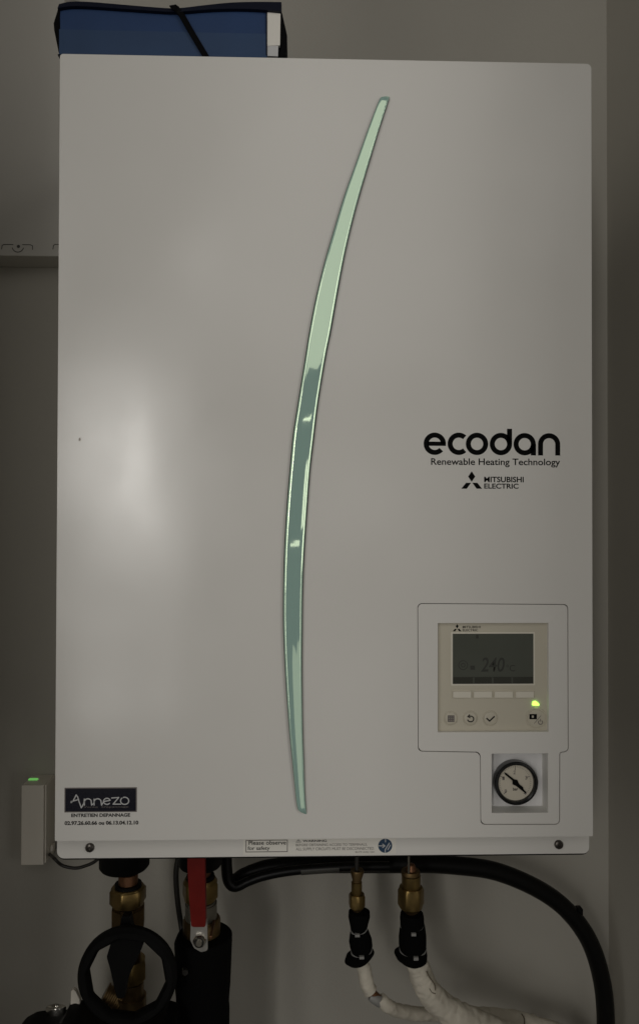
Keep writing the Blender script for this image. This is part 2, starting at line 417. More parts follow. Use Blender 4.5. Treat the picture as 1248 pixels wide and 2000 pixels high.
text('maker_lettering', 'MITSUBISHI', rect(945, 931, 1022, 942, 0), YP, 'print', unit, bold=.022)
text('maker_lettering', 'ELECTRIC', rect(945, 944.5, 1012, 954.5, 0), YP, 'print', unit, bold=.022)

sp = U(156.5, 858, 0)
ext('paint_chip', [[(sp.x + a*k, sp.z + b*k) for a, b in ((-2, -2.5), (1, -3), (2, 0), (1.2, 3), (-1.5, 2.6))]], -.00015, None, 'smudge', unit)
# service label bottom left
lab = ext('service_label', [rloop(rect(127, 1538, 268, 1586, 0))], -.0004, 0.0, 'print_grey', unit)
ext('label_field', [rloop(rect(129, 1540, 266, 1584, 0))], -.0006, -.0001, 'navy', lab)
def arc(cx, cy, rx, ry, a0, a1, n=14): return [(cx + rx*math.cos(math.radians(a0 + (a1-a0)*i/n)), cy - ry*math.sin(math.radians(a0 + (a1-a0)*i/n))) for i in range(n+1)]
strokes = [
    [(140, 1567), (144, 1564), (150, 1552), (153, 1556), (156, 1566), (160, 1577), (162, 1574)], [(140, 1565), (155, 1561)],
    [(162, 1574), (165, 1568), (166, 1560)], [(166, 1572), (166, 1566)] + arc(173, 1565, 6.5, 5.5, 165, 15) + [(180, 1572)],
    [(180, 1572), (184.5, 1568), (185, 1560)], [(185, 1572), (185, 1566)] + arc(192, 1565, 6.5, 5.5, 165, 15) + [(199.5, 1572), (203, 1566)],
    [(203, 1565), (214, 1563)] + arc(210, 1564.5, 6.5, 6, 20, 320),
    [(219, 1558), (233, 1557), (222, 1570), (237, 1570)],
    arc(244.5, 1563.5, 8, 7, 130, 470, 22)]
bm = bmesh.new()
for s_ in strokes: stroke_bm(bm, pxp(s_, 0), 2.1 * k, -.0008)
finish(bm, 'label_lettering', 'print_white', lab)
text('label_small_lettering', 'Vente  Dépannage', rect(164, 1573.5, 252, 1578, 0), -.0008, 'print_grey', lab)
text('service_lettering', 'ENTRETIEN DEPANNAGE', rect(140, 1588.5, 255, 1595.5, 0), YP, 'print_soft', unit, bold=.035)
text('service_lettering', '02.97.26.60.66 ou 06.13.04.12.10', rect(127, 1603, 271, 1611, 0), YP, 'print_soft', unit, bold=.04)

# safety sticker on the trim
stk = ext('safety_sticker', [rloop(rect(475, 1637, 773, 1669, YTR))], YTR - .0003, YTR - .0001, 'paper', unit)
def fr(x0, y0, x1, y1, t): return [rloop(rect(x0, y0, x1, y1, YTR)), rloop(rect(x0+t, y0+t, x1-t, y1-t, YTR))]
ext('sticker_frame', fr(480, 1640, 562, 1664, 1.4), YTR - .0005, YTR - .00035, 'print_grey', stk)
text('sticker_lettering', 'Please observe', rect(486, 1641.5, 559, 1649.5, YTR), YTR - .0005, 'print_soft', stk, bold=.01)
text('sticker_lettering', 'for safety', rect(484, 1652.5, 527, 1662, YTR), YTR - .0005, 'print_soft', stk, bold=.01)
text('sticker_lettering', '\u26a0 WARNING', rect(578, 1639, 638, 1645, YTR), YTR - .0005, 'print_soft', stk, bold=.02)
text('sticker_lettering', 'BEFORE OBTAINING ACCESS TO TERMINALS,', rect(578, 1647, 717, 1652.5, YTR), YTR - .0005, 'print_grey', stk)
text('sticker_lettering', 'ALL SUPPLY CIRCUITS MUST BE DISCONNECTED.', rect(578, 1654.5, 731, 1660, YTR), YTR - .0005, 'print_grey', stk)
text('sticker_lettering', 'BH79 A452 G01', rect(694, 1662, 731, 1665.3, YTR), YTR - .0005, 'print_grey', stk)
cs = U(752, 1651.5, YTR)
ext('sticker_symbol', [circ(cs.x, cs.z, 14*k, 40)], YTR - .0005, YTR - .00035, 'symbol_blue', stk)
bm = bmesh.new()
for s_ in ([(739.5, 1651.5), (751, 1651.5)], [(747, 1648), (751.5, 1651.5), (747, 1655)], [(752.5, 1638.5), (752.5, 1644)], [(752, 1664), (752, 1659), (760, 1646)], [(757, 1659), (762, 1650)]):
    stroke_bm(bm, pxp(s_, YTR), 1.7 * k, YTR - .0007)
finish(bm, 'symbol_arrow', 'print_white', stk)

# controller
ctl = ext('controller', [rloop((rc[0]-.001, rc[1]+.001, rc[2]-.001, rc[3]+.001))], .0060, .018, 'beige', unit)
YC = .0060
kk = k
ext('screen_rim', [rnd(rloop(rect(880, 1234.5, 1044, 1338.5, YC)), 2*k), rloop(rect(883.5, 1237.5, 1041, 1335.5, YC))], YC - .0006, YC + .001, 'beige_button', ctl, bevel=.0003)
ext('screen', [rloop(rect(883.5, 1237.5, 1041, 1335.5, YC))], YC - .0001, YC + .001, 'lcd', ctl)
ext('screen_menu_bar', [rloop(rect(884, 1322, 1040.5, 1335, YC))], YC - .0003, YC - .0002, 'lcd_dark', ctl)
bm = bmesh.new()
for a, b in ((923, 926), (960, 963), (998, 1001)): ext_bm(bm, [rloop(rect(a, 1323, b, 1334, YC))], YC - .00035, None)
finish(bm, 'menu_divider', 'lcd', ctl)
text('screen_digits', '240', rect(939, 1284, 985, 1312, YC), YC - .0003, 'lcd_ink', ctl, bold=.012, shear=.15)
text('screen_digits', '\u00b0C', rect(988, 1298, 1005, 1311, YC), YC - .0003, 'lcd_ink', ctl)
ci = U(904, 1299, YC)
ext('screen_icon', [circ(ci.x, ci.z, 9.5*k, 28), circ(ci.x, ci.z, 8.3*k, 28)], YC - .0003, None, 'lcd_ink', ctl)
ext('screen_icon', [circ(ci.x, ci.z, 4.2*k, 20), circ(ci.x, ci.z, 3*k, 20)], YC - .0003, None, 'lcd_ink', ctl)
ext('screen_icon', [rloop(rect(918, 1300, 927, 1308, YC))], YC - .0003, None, 'lcd_ink', ctl)
ext('screen_icon', [rloop(rect(929, 1240, 934, 1247, YC))], YC - .0003, None, 'lcd_ink', ctl)
emblem('maker_emblem', ctl, (884, 1219, 900.7, 1233), 'print', YC - .0002)
text('maker_lettering', 'MITSUBISHI', rect(903, 1222.3, 938, 1226.8, YC), YC - .0002, 'print_soft', ctl, bold=.01)
text('maker_lettering', 'ELECTRIC', rect(903, 1228.3, 933, 1233, YC), YC - .0002, 'print_soft', ctl, bold=.01)
bm = bmesh.new()
for x0 in (884, 924.5, 965, 1006): ext_bm(bm, [rnd(rloop(rect(x0 - 2.5, 1345, x0 + 37.5, 1364.5, YC)), 2*k), rnd(rloop(rect(x0 - 1.7, 1345.8, x0 + 36.7, 1363.7, YC)), 1.6*k)], YC - .0003, YC + .001)
finish(bm, 'button_groove', 'beige', ctl)
for x0 in (884, 924.5, 965, 1006): ext('button', [rnd(rloop(rect(x0, 1350, x0 + 35, 1362, YC)), 1*k)], YC - .0016, YC + .001, 'beige_button', ctl, bevel=.0004)
def round_button(x, y, r):
    c = U(x, y, YC); bm = bmesh.new(); prev = None
    for rr, yy in ((1.12, .0), (1.08, -.0006), (1.0, -.0006), (.97, .0008), (.93, .0008), (.90, -.0007), (.8, -.0010), (.4, -.0011)):
        ring = [bm.verts.new((c.x + r*k*rr*math.cos(a*math.pi/20), YC + yy, c.z + r*k*rr*math.sin(a*math.pi/20))) for a in range(40)]
        if prev:
            for i in range(40): bm.faces.new((prev[i], prev[(i+1) % 40], ring[(i+1) % 40], ring[i]))
        prev = ring
    bm.faces.new(prev); return finish(bm, 'round_button', 'beige', ctl, smooth=True)
for a in ((880, 1403, 13), (918, 1403, 13.5), (957, 1403, 14), (1047, 1403, 19)): round_button(*a)
YB = YC - .0014
bm = bmesh.new()
for i in range(4): ext_bm(bm, [rloop(rect(873.5, 1396.5 + i*3.4, 886.5, 1399.0 + i*3.4, YC))], YB, None)
for i in range(4): ext_bm(bm, [rloop(rect(873.5 + i*3.6, 1396.5, 875.3 + i*3.6, 1409.3, YC))], YB - .00005, None)
finish(bm, 'menu_icon', 'print_grey', ctl)
bm = bmesh.new(); stroke_bm(bm, pxp(arc(918, 1403.5, 6, 5.5, 110, -160, 16), YC), 2.2*k, YB); stroke_bm(bm, pxp([(916, 1395.5), (912.5, 1399), (917, 1401)], YC), 2*k, YB)
finish(bm, 'return_icon', 'print_soft', ctl)
bm = bmesh.new(); stroke_bm(bm, pxp([(949.5, 1402.5), (955, 1407.5), (964, 1399)], YC), 2.8*k, YB); finish(bm, 'check_icon', 'print_soft', ctl)
bm = bmesh.new()
ext_bm(bm, [rloop(rect(1032.5, 1394, 1047, 1404, YC)), rloop(rect(1037, 1396.8, 1041, 1401.3, YC))], YB, None)
finish(bm, 'mode_icon', 'print', ctl)
bm = bmesh.new()
stroke_bm(bm, pxp([(1042, 1412), (1055, 1397)], YC), 1.0*k, YB); stroke_bm(bm, pxp(arc(1054, 1410, 4, 4, 130, 410, 14), YC), 1.4*k, YB); stroke_bm(bm, pxp([(1054, 1404), (1054, 1408)], YC), 1.4*k, YB)
finish(bm, 'power_icon', 'print_grey', ctl)
ext('indicator_lamp', [rnd(pxp([(1038, 1377.5), (1040, 1369.5), (1046, 1369), (1052, 1374.5), (1051.5, 1378)], YC), 1.6*k)], YC - .0012, YC + .001, 'led', ctl, bevel=.0004)

# pressure gauge in its window
ga = ext('gauge_window', [rloop((rg[0]-.0015, rg[1]+.0015, rg[2]-.0015, rg[3]+.0015)), rloop((rg[0]+.00005, rg[1]-.00005, rg[2]+.00005, rg[3]-.00005))], .0025, .021, 'enamel_dull', unit)
YG = .019
ext('backplate', [rloop((rg[0], rg[1], rg[2], rg[3]))], YG, .0205, 'white_card', ga)
gc = U(1007.5, 1529.5, .010); gr = 42.5 * mmpx(.010, 1500)
bm = bmesh.new(); prev = None
for rr, yy in ((.97, YG + .0005), (1.0, YG - .002), (1.0, .0088), (.97, .0080), (.90, .0078), (.84, .0088), (.81, .0125)):
    ring = [bm.verts.new((gc.x + gr*rr*math.cos(a*math.pi/32), yy, gc.z + gr*rr*math.sin(a*math.pi/32))) for a in range(64)]
    if prev:
        for i in range(64): bm.faces.new((prev[i], prev[(i+1) % 64], ring[(i+1) % 64], ring[i]))
    prev = ring
finish(bm, 'gauge_bezel', 'black_gloss', ga, smooth=True)
YD = .0115
ext('dial', [circ(gc.x, gc.z, gr*.83, 64)], YD, .0145, 'dial', ga)
dc = U(1005.5, 1528, YD); dr = gr*.80
bm = bmesh.new()
for i in range(41):
    a = math.radians(225 - i * 270 / 40); big = i % 10 == 0
    stroke_bm(bm, [(dc.x + dr*.93*math.cos(a), dc.z + dr*.93*math.sin(a)), (dc.x + dr*(.70 if big else .86)*math.cos(a), dc.z + dr*(.70 if big else .86)*math.sin(a))], (1.3 if big else .55)*k, YD - .0002)
finish(bm, 'scale_marks', 'print_grey', ga)
for ch, x, y in (('0', 987, 1545), ('1', 982.5, 1520), ('2', 1004, 1508.5), ('3', 1027, 1519), ('4', 1024, 1549)):
    text('scale_numeral', ch, rect(x - 2.2, y - 3.4, x + 2.2, y + 3.4, YD), YD - .0002, 'print_grey', ga, bold=.01)
text('scale_numeral', 'bar', rect(1001, 1538, 1011, 1544, YD), YD - .0002, 'print_soft', ga, bold=.02)
YN = .0098
ext('needle', [pxp([(984.5, 1509), (988, 1510), (1003, 1522), (1010, 1524), (1013, 1531), (1021, 1538), (1022, 1542), (1028, 1548), (1025, 1549), (1018.5, 1544), (1014.5, 1541), (1007, 1535), (1000.5, 1532), (1000.5, 1525), (986, 1513)], YN)], YN, YN + .0006, 'print', ga)

# ------------------------------------------------------------------ binder on top
bn = thing('document_binder', (-.16, .17, H), 'blue card document binder with black elastic lying on top of the heating unit', 'binder')
ZB = H + .0008; YF = .006
def row(pts, y): return [U(a, b, y) for a, b in pts]
x0 = U(116, 60, YF).x; x1 = U(522, 60, YF).x; xe = U(549, 60, YF).x
zmid = U(300, 57, YF).z; ztop_l = U(150, 12, YF).z
# inner case
box('case', x0 + .002, xe - .002, YF + .004, .325, ZB, U(300, 26, YF).z, 'blue_edge', bn, bevel=.001)
# end flaps
top_px = [(118, 14), (160, 13), (220, 17), (300, 21), (345, 22), (400, 20), (460, 19), (521, 22)]
q = pxp([(116, 57), (521, 66)] , YF)
ext('upper_flap', [pxp(top_px, YF) + [q[1], q[0]]], YF + .0015, YF + .0035, 'blue_card', bn)
ext('lower_flap', [[(x0 + .0002, ZB + .0014), (x1, ZB + .0014), q[1], q[0]]], YF, YF + .0015, 'blue_flap', bn, bevel=.0003)
ext('bottom_cover', [[(x0 - .0005, ZB), (xe + .004, ZB), (xe + .004, ZB + .0016), (x0 - .0005, ZB + .0016)]], YF - .002, .325, 'blue_edge', bn, bevel=.0004)
# bulging lid
lid_lo = [(113, 16), (140, 12), (180, 13), (240, 17), (300, 21), (345, 23), (400, 19), (450, 17), (500, 18), (549, 22)]
lid_hi = [(116, 8), (140, 3), (180, 4), (240, 9), (300, 14), (345, 16), (400, 10), (450, 5), (500, 3.5), (550, 4)]
bm = bmesh.new(); NY = 9
lo = [v for v in catmull([Vector((a, b, 0)) for a, b in lid_lo], 4)]; hi = [v for v in catmull([Vector((a, b, 0)) for a, b in lid_hi], 4)]
rows = []
for j in range(NY):
    t = j / (NY - 1); y = YF - .003 + t * .322; f_ = 1 - .45 * math.sin(math.pi * min(1, t * 1.1)) * 0
    r_ = []
    for i in range(len(lo)):
        a = U(lo[i].x, lo[i].y, YF - .003); b = U(hi[i].x, hi[i].y, YF - .003)
        sag = -.004 * math.sin(math.pi * t)
        r_.append((bm.verts.new((a.x, y, a.z + sag)), bm.verts.new((b.x, y, b.z + sag))))
    rows.append(r_)
n_ = len(lo)
for j in range(NY - 1):
    for i in range(n_ - 1):
        for s_ in (0, 1): bm.faces.new((rows[j][i][s_], rows[j][i+1][s_], rows[j+1][i+1][s_], rows[j+1][i][s_]))
    for i in (0, n_ - 1): bm.faces.new((rows[j][i][0], rows[j][i][1], rows[j+1][i][1], rows[j+1][i][0]))
for j in (0, NY - 1):
    for i in range(n_ - 1): bm.faces.new((rows[j][i][0], rows[j][i+1][0], rows[j][i+1][1], rows[j][i][1]))
finish(bm, 'lid', 'blue_edge', bn, smooth=True)
# bulging black gussets at both sides
ext('side_gusset', [rnd(pxp([(117, 12), (113, 18), (105, 44), (106, 58), (115, 103), (118, 103)], YF), [0, .002, .003, .003, 0, 0])], YF + .0005, .30, 'elastic', bn, bevel=.0006)
ext('side_gusset', [rnd(pxp([(544, 110), (548.5, 90), (548.5, 20), (551, 24), (561, 68), (559, 110)], YF), [0, 0, 0, .002, .004, 0])], YF + .0005, .30, 'elastic', bn, bevel=.0006)
ext('spine_paper', [pxp([(521.5, 22), (548, 22.5), (547, 88), (521.5, 89)], YF)], YF + .0003, YF + .004, 'paper', bn)
ext('paper_sheet', [pxp([(521.5, 89), (543.5, 88.5), (543, 109), (521.5, 108)], YF)], YF + .0008, YF + .004, 'print_white', bn)
ext('flap_edge', [pxp([(519.5, 21), (522.2, 21), (522.2, 108), (519.5, 108)], YF)], YF - .0004, YF + .004, 'blue_edge', bn)
P = [U(345, 14, .05), U(337, 11, YF - .002), U(352, 25, YF - .0022), U(376, 66, YF - .0026), U(404, 113, YF - .002)]
bm = bmesh.new(); P = catmull(P, 6); prev = None
for i, p in enumerate(P):
    t = (P[min(i+1, len(P)-1)] - P[max(i-1, 0)]); d = Vector((t.z, 0, -t.x)); d = d.normalized() if d.length > 1e-6 else Vector((1, 0, 0))
    if d.x < 0: d = -d
    rg_ = [bm.verts.new(p + d*sx*.0029 + Vector((0, sy, 0))) for sx, sy in ((-1, .0004), (1, .0004), (1, -.0007), (-1, -.0007))]
    if prev:
        for m_ in range(4): bm.faces.new((prev[m_], prev[(m_+1) % 4], rg_[(m_+1) % 4], rg_[m_]))
    else: bm.faces.new(rg_)
    prev = rg_
bm.faces.new(prev); finish(bm, 'elastic_strap', 'elastic', bn)

# ------------------------------------------------------------------ cabinet at the left
YCB = YW - .05
cb0 = U(60, 500, YCB).z; cbx = U(124, 400, YCB).x
cab = thing('electrical_cabinet', (-.44, YW, cb0), 'plain off-white surface cabinet on the wall behind the unit, upper left', 'cabinet')
box('cabinet_body', -.501, cbx, YCB, YW - .0005, cb0, 1.35, 'cabinet', cab, bevel=.0012)
for cxp in (36, 136):
    c = U(cxp, 483, YCB); kc = mmpx(YCB, 500); bm = bmesh.new()
    def L(pts): return [(c.x + a*kc, c.z + b*kc) for a, b in pts]
    stroke_bm(bm, L([(-31, -4), (-30, 3), (-27, 5), (-9, 5)]), 1.5*kc, YCB - .0004)
    stroke_bm(bm, L([(9, 5), (24, 5), (28, 3), (28, -4)]), 1.5*kc, YCB - .0004)
    stroke_bm(bm, L([(11*math.cos(math.radians(a)), 1.5 + 11*math.sin(math.radians(a))) for a in range(-165, 0, 15)]), 1.6*kc, YCB - .0004)
    ext_bm(bm, [circ(c.x + 1*kc, c.z + 1.5*kc, 3.2*kc, 16)], YCB - .0004, None)
    finish(bm, 'clip_slot', 'grey_stripe', cab)

# ------------------------------------------------------------------ small receiver box at the left
YR = YW - .047
r_ = rect(42, 1534, 86, 1690, YR); rb = thing('receiver_box', (U(64, 1690, YR).x, YW, U(64, 1690, YR).z), 'small white plastic wall box with green light left of the heating unit', 'receiver box')
box('housing', r_[0], r_[1], YR, YW - .0005, r_[2], r_[3], 'plastic_white', rb, bevel=.0012)
box('side_cover', r_[1] + .0001, r_[1] + .0022, YR + .004, YW - .002, r_[2] + .001, r_[3] - .001, 'plastic_white', rb, bevel=.0008)
lc = U(65, 1519, YR + .022)
box('indicator_lamp', lc.x - .0066, lc.x + .0066, YR + .021, YR + .027, r_[3] - .001, r_[3] + .0018, 'led_dim', rb, bevel=.0015)
box('plug', r_[1] + .002, r_[1] + .0065, YR + .020, YR + .030, U(95, 1676, YR).z, U(95, 1664, YR).z, 'plastic_white', rb, bevel=.001)
yk = .29
tube('cord', [U(97, 1668, YR + .025), U(106, 1676, yk), U(122, 1690, yk), U(147, 1695.5, yk), U(168, 1691, yk), U(188, 1681, yk), U(205, 1660, yk), U(212, 1600, yk)], .0022, 'cable', rb, n=10)

# ------------------------------------------------------------------ brass valve with black lever (left)
zu = zt + .004                                  # underside of the casing
def uz(y): return zu
YV = .17
bv = thing('brass_valve', (U(250, 1800, YV).x, YV, U(250, 1990, YV).z), 'brass pipe valve with black teardrop lever under the left of the heating unit', 'valve')
a = pr(195, 292, 1709, YV); bcap = pr(225, 262, 1718, YV)
loft('pipe_cap', [(a[0], YV, zu - .0002, a[3]), (a[0], YV, a[2], a[3]), (a[0], YV, a[2] - .0028, a[3]*.93), (a[0], YV, a[2] - .0045, a[3]*.75), (a[0], YV, a[2] - .005, a[3]*.4)], 'rubber', bv, n=40, smooth=True)
loft('copper_pipe', [pr(232, 270, 1714, YV), pr(232, 270, 1742, YV)], 'copper', bv, n=32, smooth=True)
loft('gasket', [pr(225, 277, 1736, YV), pr(225, 277, 1743, YV)], 'rubber', bv, n=32, smooth=True)
loft('collar', [pr(222, 280, 1743, YV), pr(218, 283, 1748, YV)], 'brass', bv, n=32, smooth=True)
nut('hex_nut', 215, 286, 1747, 1781, YV, 'brass', bv, math.radians(-98))
loft('valve_body', [pr(222, 280, 1781, YV), pr(222, 280, 1785, YV), pr(218, 284, 1786, YV), pr(218, 284, 1822, YV), pr(226, 278, 1850, YV), pr(232, 276, 1888, YV)], 'brass_dark', bv, n=8, turn=math.radians(22.5 + 8))
nut('hex_nut', 226, 288, 1888, 1930, YV, 'brass', bv, math.radians(-78))
loft('pipe_tail', [pr(236, 281, 1930, YV), pr(236, 281, 1958, YV), pr(230, 286, 1960, YV), pr(230, 286, 2060, YV)], 'brass_dark', bv, n=32, smooth=True)
# ribbed brass stub pointing left and down
pa, pb = U(205, 1940, YV), U(262, 1972, YV); P = []; Rr = []
for i in range(33):
    P.append(pa.lerp(pb, i/32)); Rr.append((.0125 if i % 4 < 2 else .0108))
bm = bmesh.new(); tube_bm(bm, P, Rr, 24); finish(bm, 'threaded_stub', 'brass_dark', bv, smooth=True)
YL = .115
ext('lever', [rnd(pxp([(238, 1790), (254, 1790), (258, 1815), (281, 1844), (269, 1872), (257, 1896), (247.5, 1920), (244, 1950), (229, 1950), (223, 1926), (216, 1894), (209, 1869), (217, 1842), (234, 1815)], YL), [.002, .002, .006, .006, .01, .01, .01, .003, .003, .01, .01, .006, .006, .006])], YL, YL + .012, 'rubber', bv, bevel=.003, seg=3)
sc_ = U(246, 1860, YL); tube('lever_stem', [(sc_.x, YL + .005, sc_.z), (sc_.x, YV, sc_.z)], .008, 'rubber', bv, smooth_n=0)

# ------------------------------------------------------------------ black housing with ring handle
YH = .10
fh = thing('filter_housing', (U(150, 2050, YH).x, YH + .05, U(150, 2090, YH).z), 'black plastic housing with large ring handle and chrome cap, bottom left corner', 'filter')
body_px = [(40, 2300), (40, 2004), (52, 1989), (72, 1978), (92, 1975), (133, 1975), (139, 1957), (150, 1953), (164, 1956), (190, 1976), (225, 1992), (262, 1994), (300, 1983), (330, 1955), (352, 1962), (356, 2300)]
ext('housing_body', [rnd(pxp(body_px, YH + .028), [0, .012, .012, .012, .008, .006, .005, .005, .01, .015, .02, .02, .01, .004, .004, 0])], YH - .012, YH + .03, 'rubber', fh, bevel=.006, seg=4)
rcn = U(250, 1905, YH); kh = mmpx(YH, 1900)
bm = bmesh.new(); NR = 96; rings = []
for i in range(NR):
    a = 2*math.pi*i/NR; ro = 95*kh
    # scalloped finger grip on the inside edge
    fa = ((a + math.radians(8)) % (math.pi/5)) - math.pi/10
    ri = 75*kh * math.cos(math.pi/10) / math.cos(fa)
    pts = [(ri, -.004), (ri + .003, -.008), (ro - .004, -.008), (ro, -.003), (ro, .003), (ro - .004, .008), (ri + .003, .008), (ri, .004)]
    rings.append([bm.verts.new((rcn.x + p[0]*math.cos(a), YH + p[1], rcn.z + p[0]*math.sin(a))) for p in pts])
for i in range(NR):
    A, B = rings[i], rings[(i+1) % NR]
    for j in range(8): bm.faces.new((A[j], A[(j+1) % 8], B[(j+1) % 8], B[j]))
finish(bm, 'ring_handle', 'rubber', fh, smooth=True)
YK = YH + .024
c0 = (U(110, 1970, YK).x, 0, U(110, 1976, YH + .028).z - .002, 19.5*mmpx(YK, 1970))
loft('chrome_cap', [(c0[0], YK, c0[2] + h_, c0[3]*r_) for h_, r_ in ((0, 1), (.009, 1), (.0105, .92), (.0108, .8), (.0108, .3), (.013, .28), (.013, .1))], 'chrome', fh, n=32, smooth=True, flat=.45)
ext('white_tab', [pxp([(141, 1957), (142, 1930), (147, 1927), (152, 1932), (159, 1946), (160, 1962), (141, 1962)], YH + .028)], YH + .022, YH + .029, 'plastic_white', fh, bevel=.001)

# ------------------------------------------------------------------ red lever valve
rv = thing('red_lever_valve', (U(400, 1850, YV).x, YV, U(400, 1870, YV).z), 'brass ball valve with upright red lever and steel nut under the heating unit', 'valve')
a = pr(350, 433, 1704, YV)
loft('pipe_cap', [(a[0], YV, zu - .0002, a[3]), (a[0], YV, a[2], a[3]), (a[0], YV, a[2] - .002, a[3]*.95), (a[0], YV, a[2] - .003, a[3]*.6)], 'rubber', rv, n=40, smooth=True)
loft('copper_pipe', [pr(372, 412, 1700, YV), pr(372, 412, 1728, YV)], 'copper', rv, n=32, smooth=True)
loft('gasket', [pr(365, 419, 1720, YV), pr(365, 419, 1727, YV)], 'rubber', rv, n=32, smooth=True)
nut('hex_nut', 356, 427, 1734, 1772, YV, 'brass', rv, math.radians(-70))
loft('upper_collar', [pr(362, 421, 1727, YV), pr(358, 425, 1736, YV)], 'brass', rv, n=32, smooth=True)
loft('neck', [pr(364, 421, 1772, YV), pr(364, 421, 1776, YV), pr(362, 424, 1777, YV), pr(362, 424, 1810, YV)], 'steel_dull', rv, n=32, smooth=True)
loft('valve_body', [pr(360, 428, 1808, YV), pr(358, 431, 1814, YV), pr(358, 431, 1846, YV), pr(362, 427, 1880, YV)], 'brass_dark', rv, n=32, smooth=True)
YLv = .118
ext('lever', [rnd(pxp([(368, 1600), (400, 1600), (401, 1680), (402.5, 1800), (402, 1808), (375, 1808), (371, 1760), (367, 1690)], YLv), [.003, .003, 0, .002, .002, .003, 0, 0])], YLv - .003, YLv + .009, 'red', rv, bevel=.0052, seg=5)
ext('lever_base', [rnd(pxp([(372, 1800), (404, 1800), (405, 1861), (392, 1864), (378, 1856), (371, 1840)], YLv), [.001, .001, .003, .004, .008, .006])], YLv + .0045, YLv + .0075, 'steel', rv, bevel=.0008)
nc = U(389.5, 1840, YLv); kn = mmpx(YLv, 1840)
bm = bmesh.new(); prev = None
for rr, yy in ((13, .0045), (13, .001), (10.5, -.0012), (9.5, -.0018)):
    ring = []
    for i in range(36):
        q = 2*math.pi*i/36; qa = (q % (math.pi/3)) - math.pi/6
        R_ = min(rr, 13.2*.9/math.cos(qa)) if rr > 9.6 else rr
        ring.append(bm.verts.new((nc.x + R_*kn*math.cos(q), YLv + yy, nc.z + R_*kn*math.sin(q))))
    if prev:
        for i in range(36): bm.faces.new((prev[i], prev[(i+1) % 36], ring[(i+1) % 36], ring[i]))
    prev = ring
bm.faces.new(prev); nt_ = finish(bm, 'lever_nut', 'chrome', rv, smooth=True)
tube('spindle_end', [(nc.x, YLv - .004, nc.z), (nc.x, YV, nc.z)], 5.6*kn, 'steel_dull', rv, smooth_n=0)
box('stop_pin', U(408, 1836, YLv).x, U(413, 1836, YLv).x, YLv + .006, YV - .01, U(408, 1840, YLv).z, U(408, 1834, YLv).z, 'copper', rv, bevel=.0006)

# black insulation jacket below the red lever valve
YI = .165
ij = thing('pipe_insulation', (U(400, 1990, YI).x, YI, U(400, 2090, YI).z), 'black foam insulation jacket below the red lever valve', 'insulation')
loft('upper_jacket', [pr(346, 446, 2010, YI), pr(344, 448, 1972, YI), pr(343, 451, 1950, YI), pr(342, 452, 1900, YI), pr(341, 453, 1866, YI), pr(346, 453, 1852, YI), pr(352, 451, 1850, YI)], 'foam', ij, n=40, smooth=True, wob=.012)
loft('lower_jacket', [pr(352, 446, 2500, YI), pr(350, 447, 2100, YI), pr(348, 448, 2000, YI), pr(349, 446, 1974, YI), pr(355, 440, 1966, YI)], 'foam', ij, n=40, smooth=True, wob=.012)

# ------------------------------------------------------------------ cables and hoses
yc = .20
o = tube('cable', [U(362, 1600, yc), U(352, 1660, yc), U(345, 1697, yc), U(345, 1732, yc), U(349, 1772, yc), U(355, 1812, yc), U(360, 1850, .185), U(362, 1900, .13)], .0034, 'cable', n=12)
o['label'] = 'thin black cable hanging beside the red lever'; o['category'] = 'cable'
yh = .27
hk = mmpx(yh, 1750)
main = [(480, 1706), (520, 1695), (570, 1689), (640, 1687), (700, 1687), (760, 1687), (840, 1687), (897, 1691), (952, 1698), (998, 1712), (1048, 1735), (1089, 1762), (1122, 1795), (1147, 1832), (1164, 1873), (1176, 1922), (1181, 1965), (1182.5, 2010), (1182, 2080), (1178, 2250), (1172, 2500)]
hs = thing('drain_hose', (U(1180, 2070, yh).x, yh, U(1180, 2070, yh).z), 'thick black hose sweeping under the unit and down the right side', 'hose')
tube('hose_tube', [U(a, b, yh) for a, b in [(450, 1722), (462, 1716)] + main], [11*hk]*2 + [12*hk] + [15*hk]*2 + [17.2*hk]*18, 'hose', hs, n=24, smooth_n=8)
cc = U(1131, 1779, yh)
box('clip', cc.x - .004, cc.x + .003, yh - .006, yh + .006, cc.z - .003, cc.z + .005, 'rubber', hs, bevel=.001)
yh2 = .235
kh2 = mmpx(yh2, 1750)
el = thing('elbow_hose', (U(445, 1740, yh2).x, yh2, U(445, 1743, yh2).z), 'thin black elbow hose bending below the thick black hose', 'hose')
tube('hose_tube', [U(a, b, yh2) for a, b in [(442, 1600), (442, 1660), (443, 1695), (446, 1718), (454, 1730), (466, 1731), (484, 1722), (515, 1711), (560, 1702), (610, 1697), (680, 1693), (760, 1692)]], [11*kh2]*4 + [10.5*kh2] + [9*kh2]*7, 'hose', el, n=20)
st_ = [U(a, b, yh2 - .0085*.55) for a, b in [(590, 1703.5), (625, 1701), (661, 1699)]]
tube('grey_band', [U(a, b, yh2) for a, b in [(588, 1699.5), (620, 1697), (662, 1694.5)]], 9.3*kh2, 'grey_stripe', el, n=20)

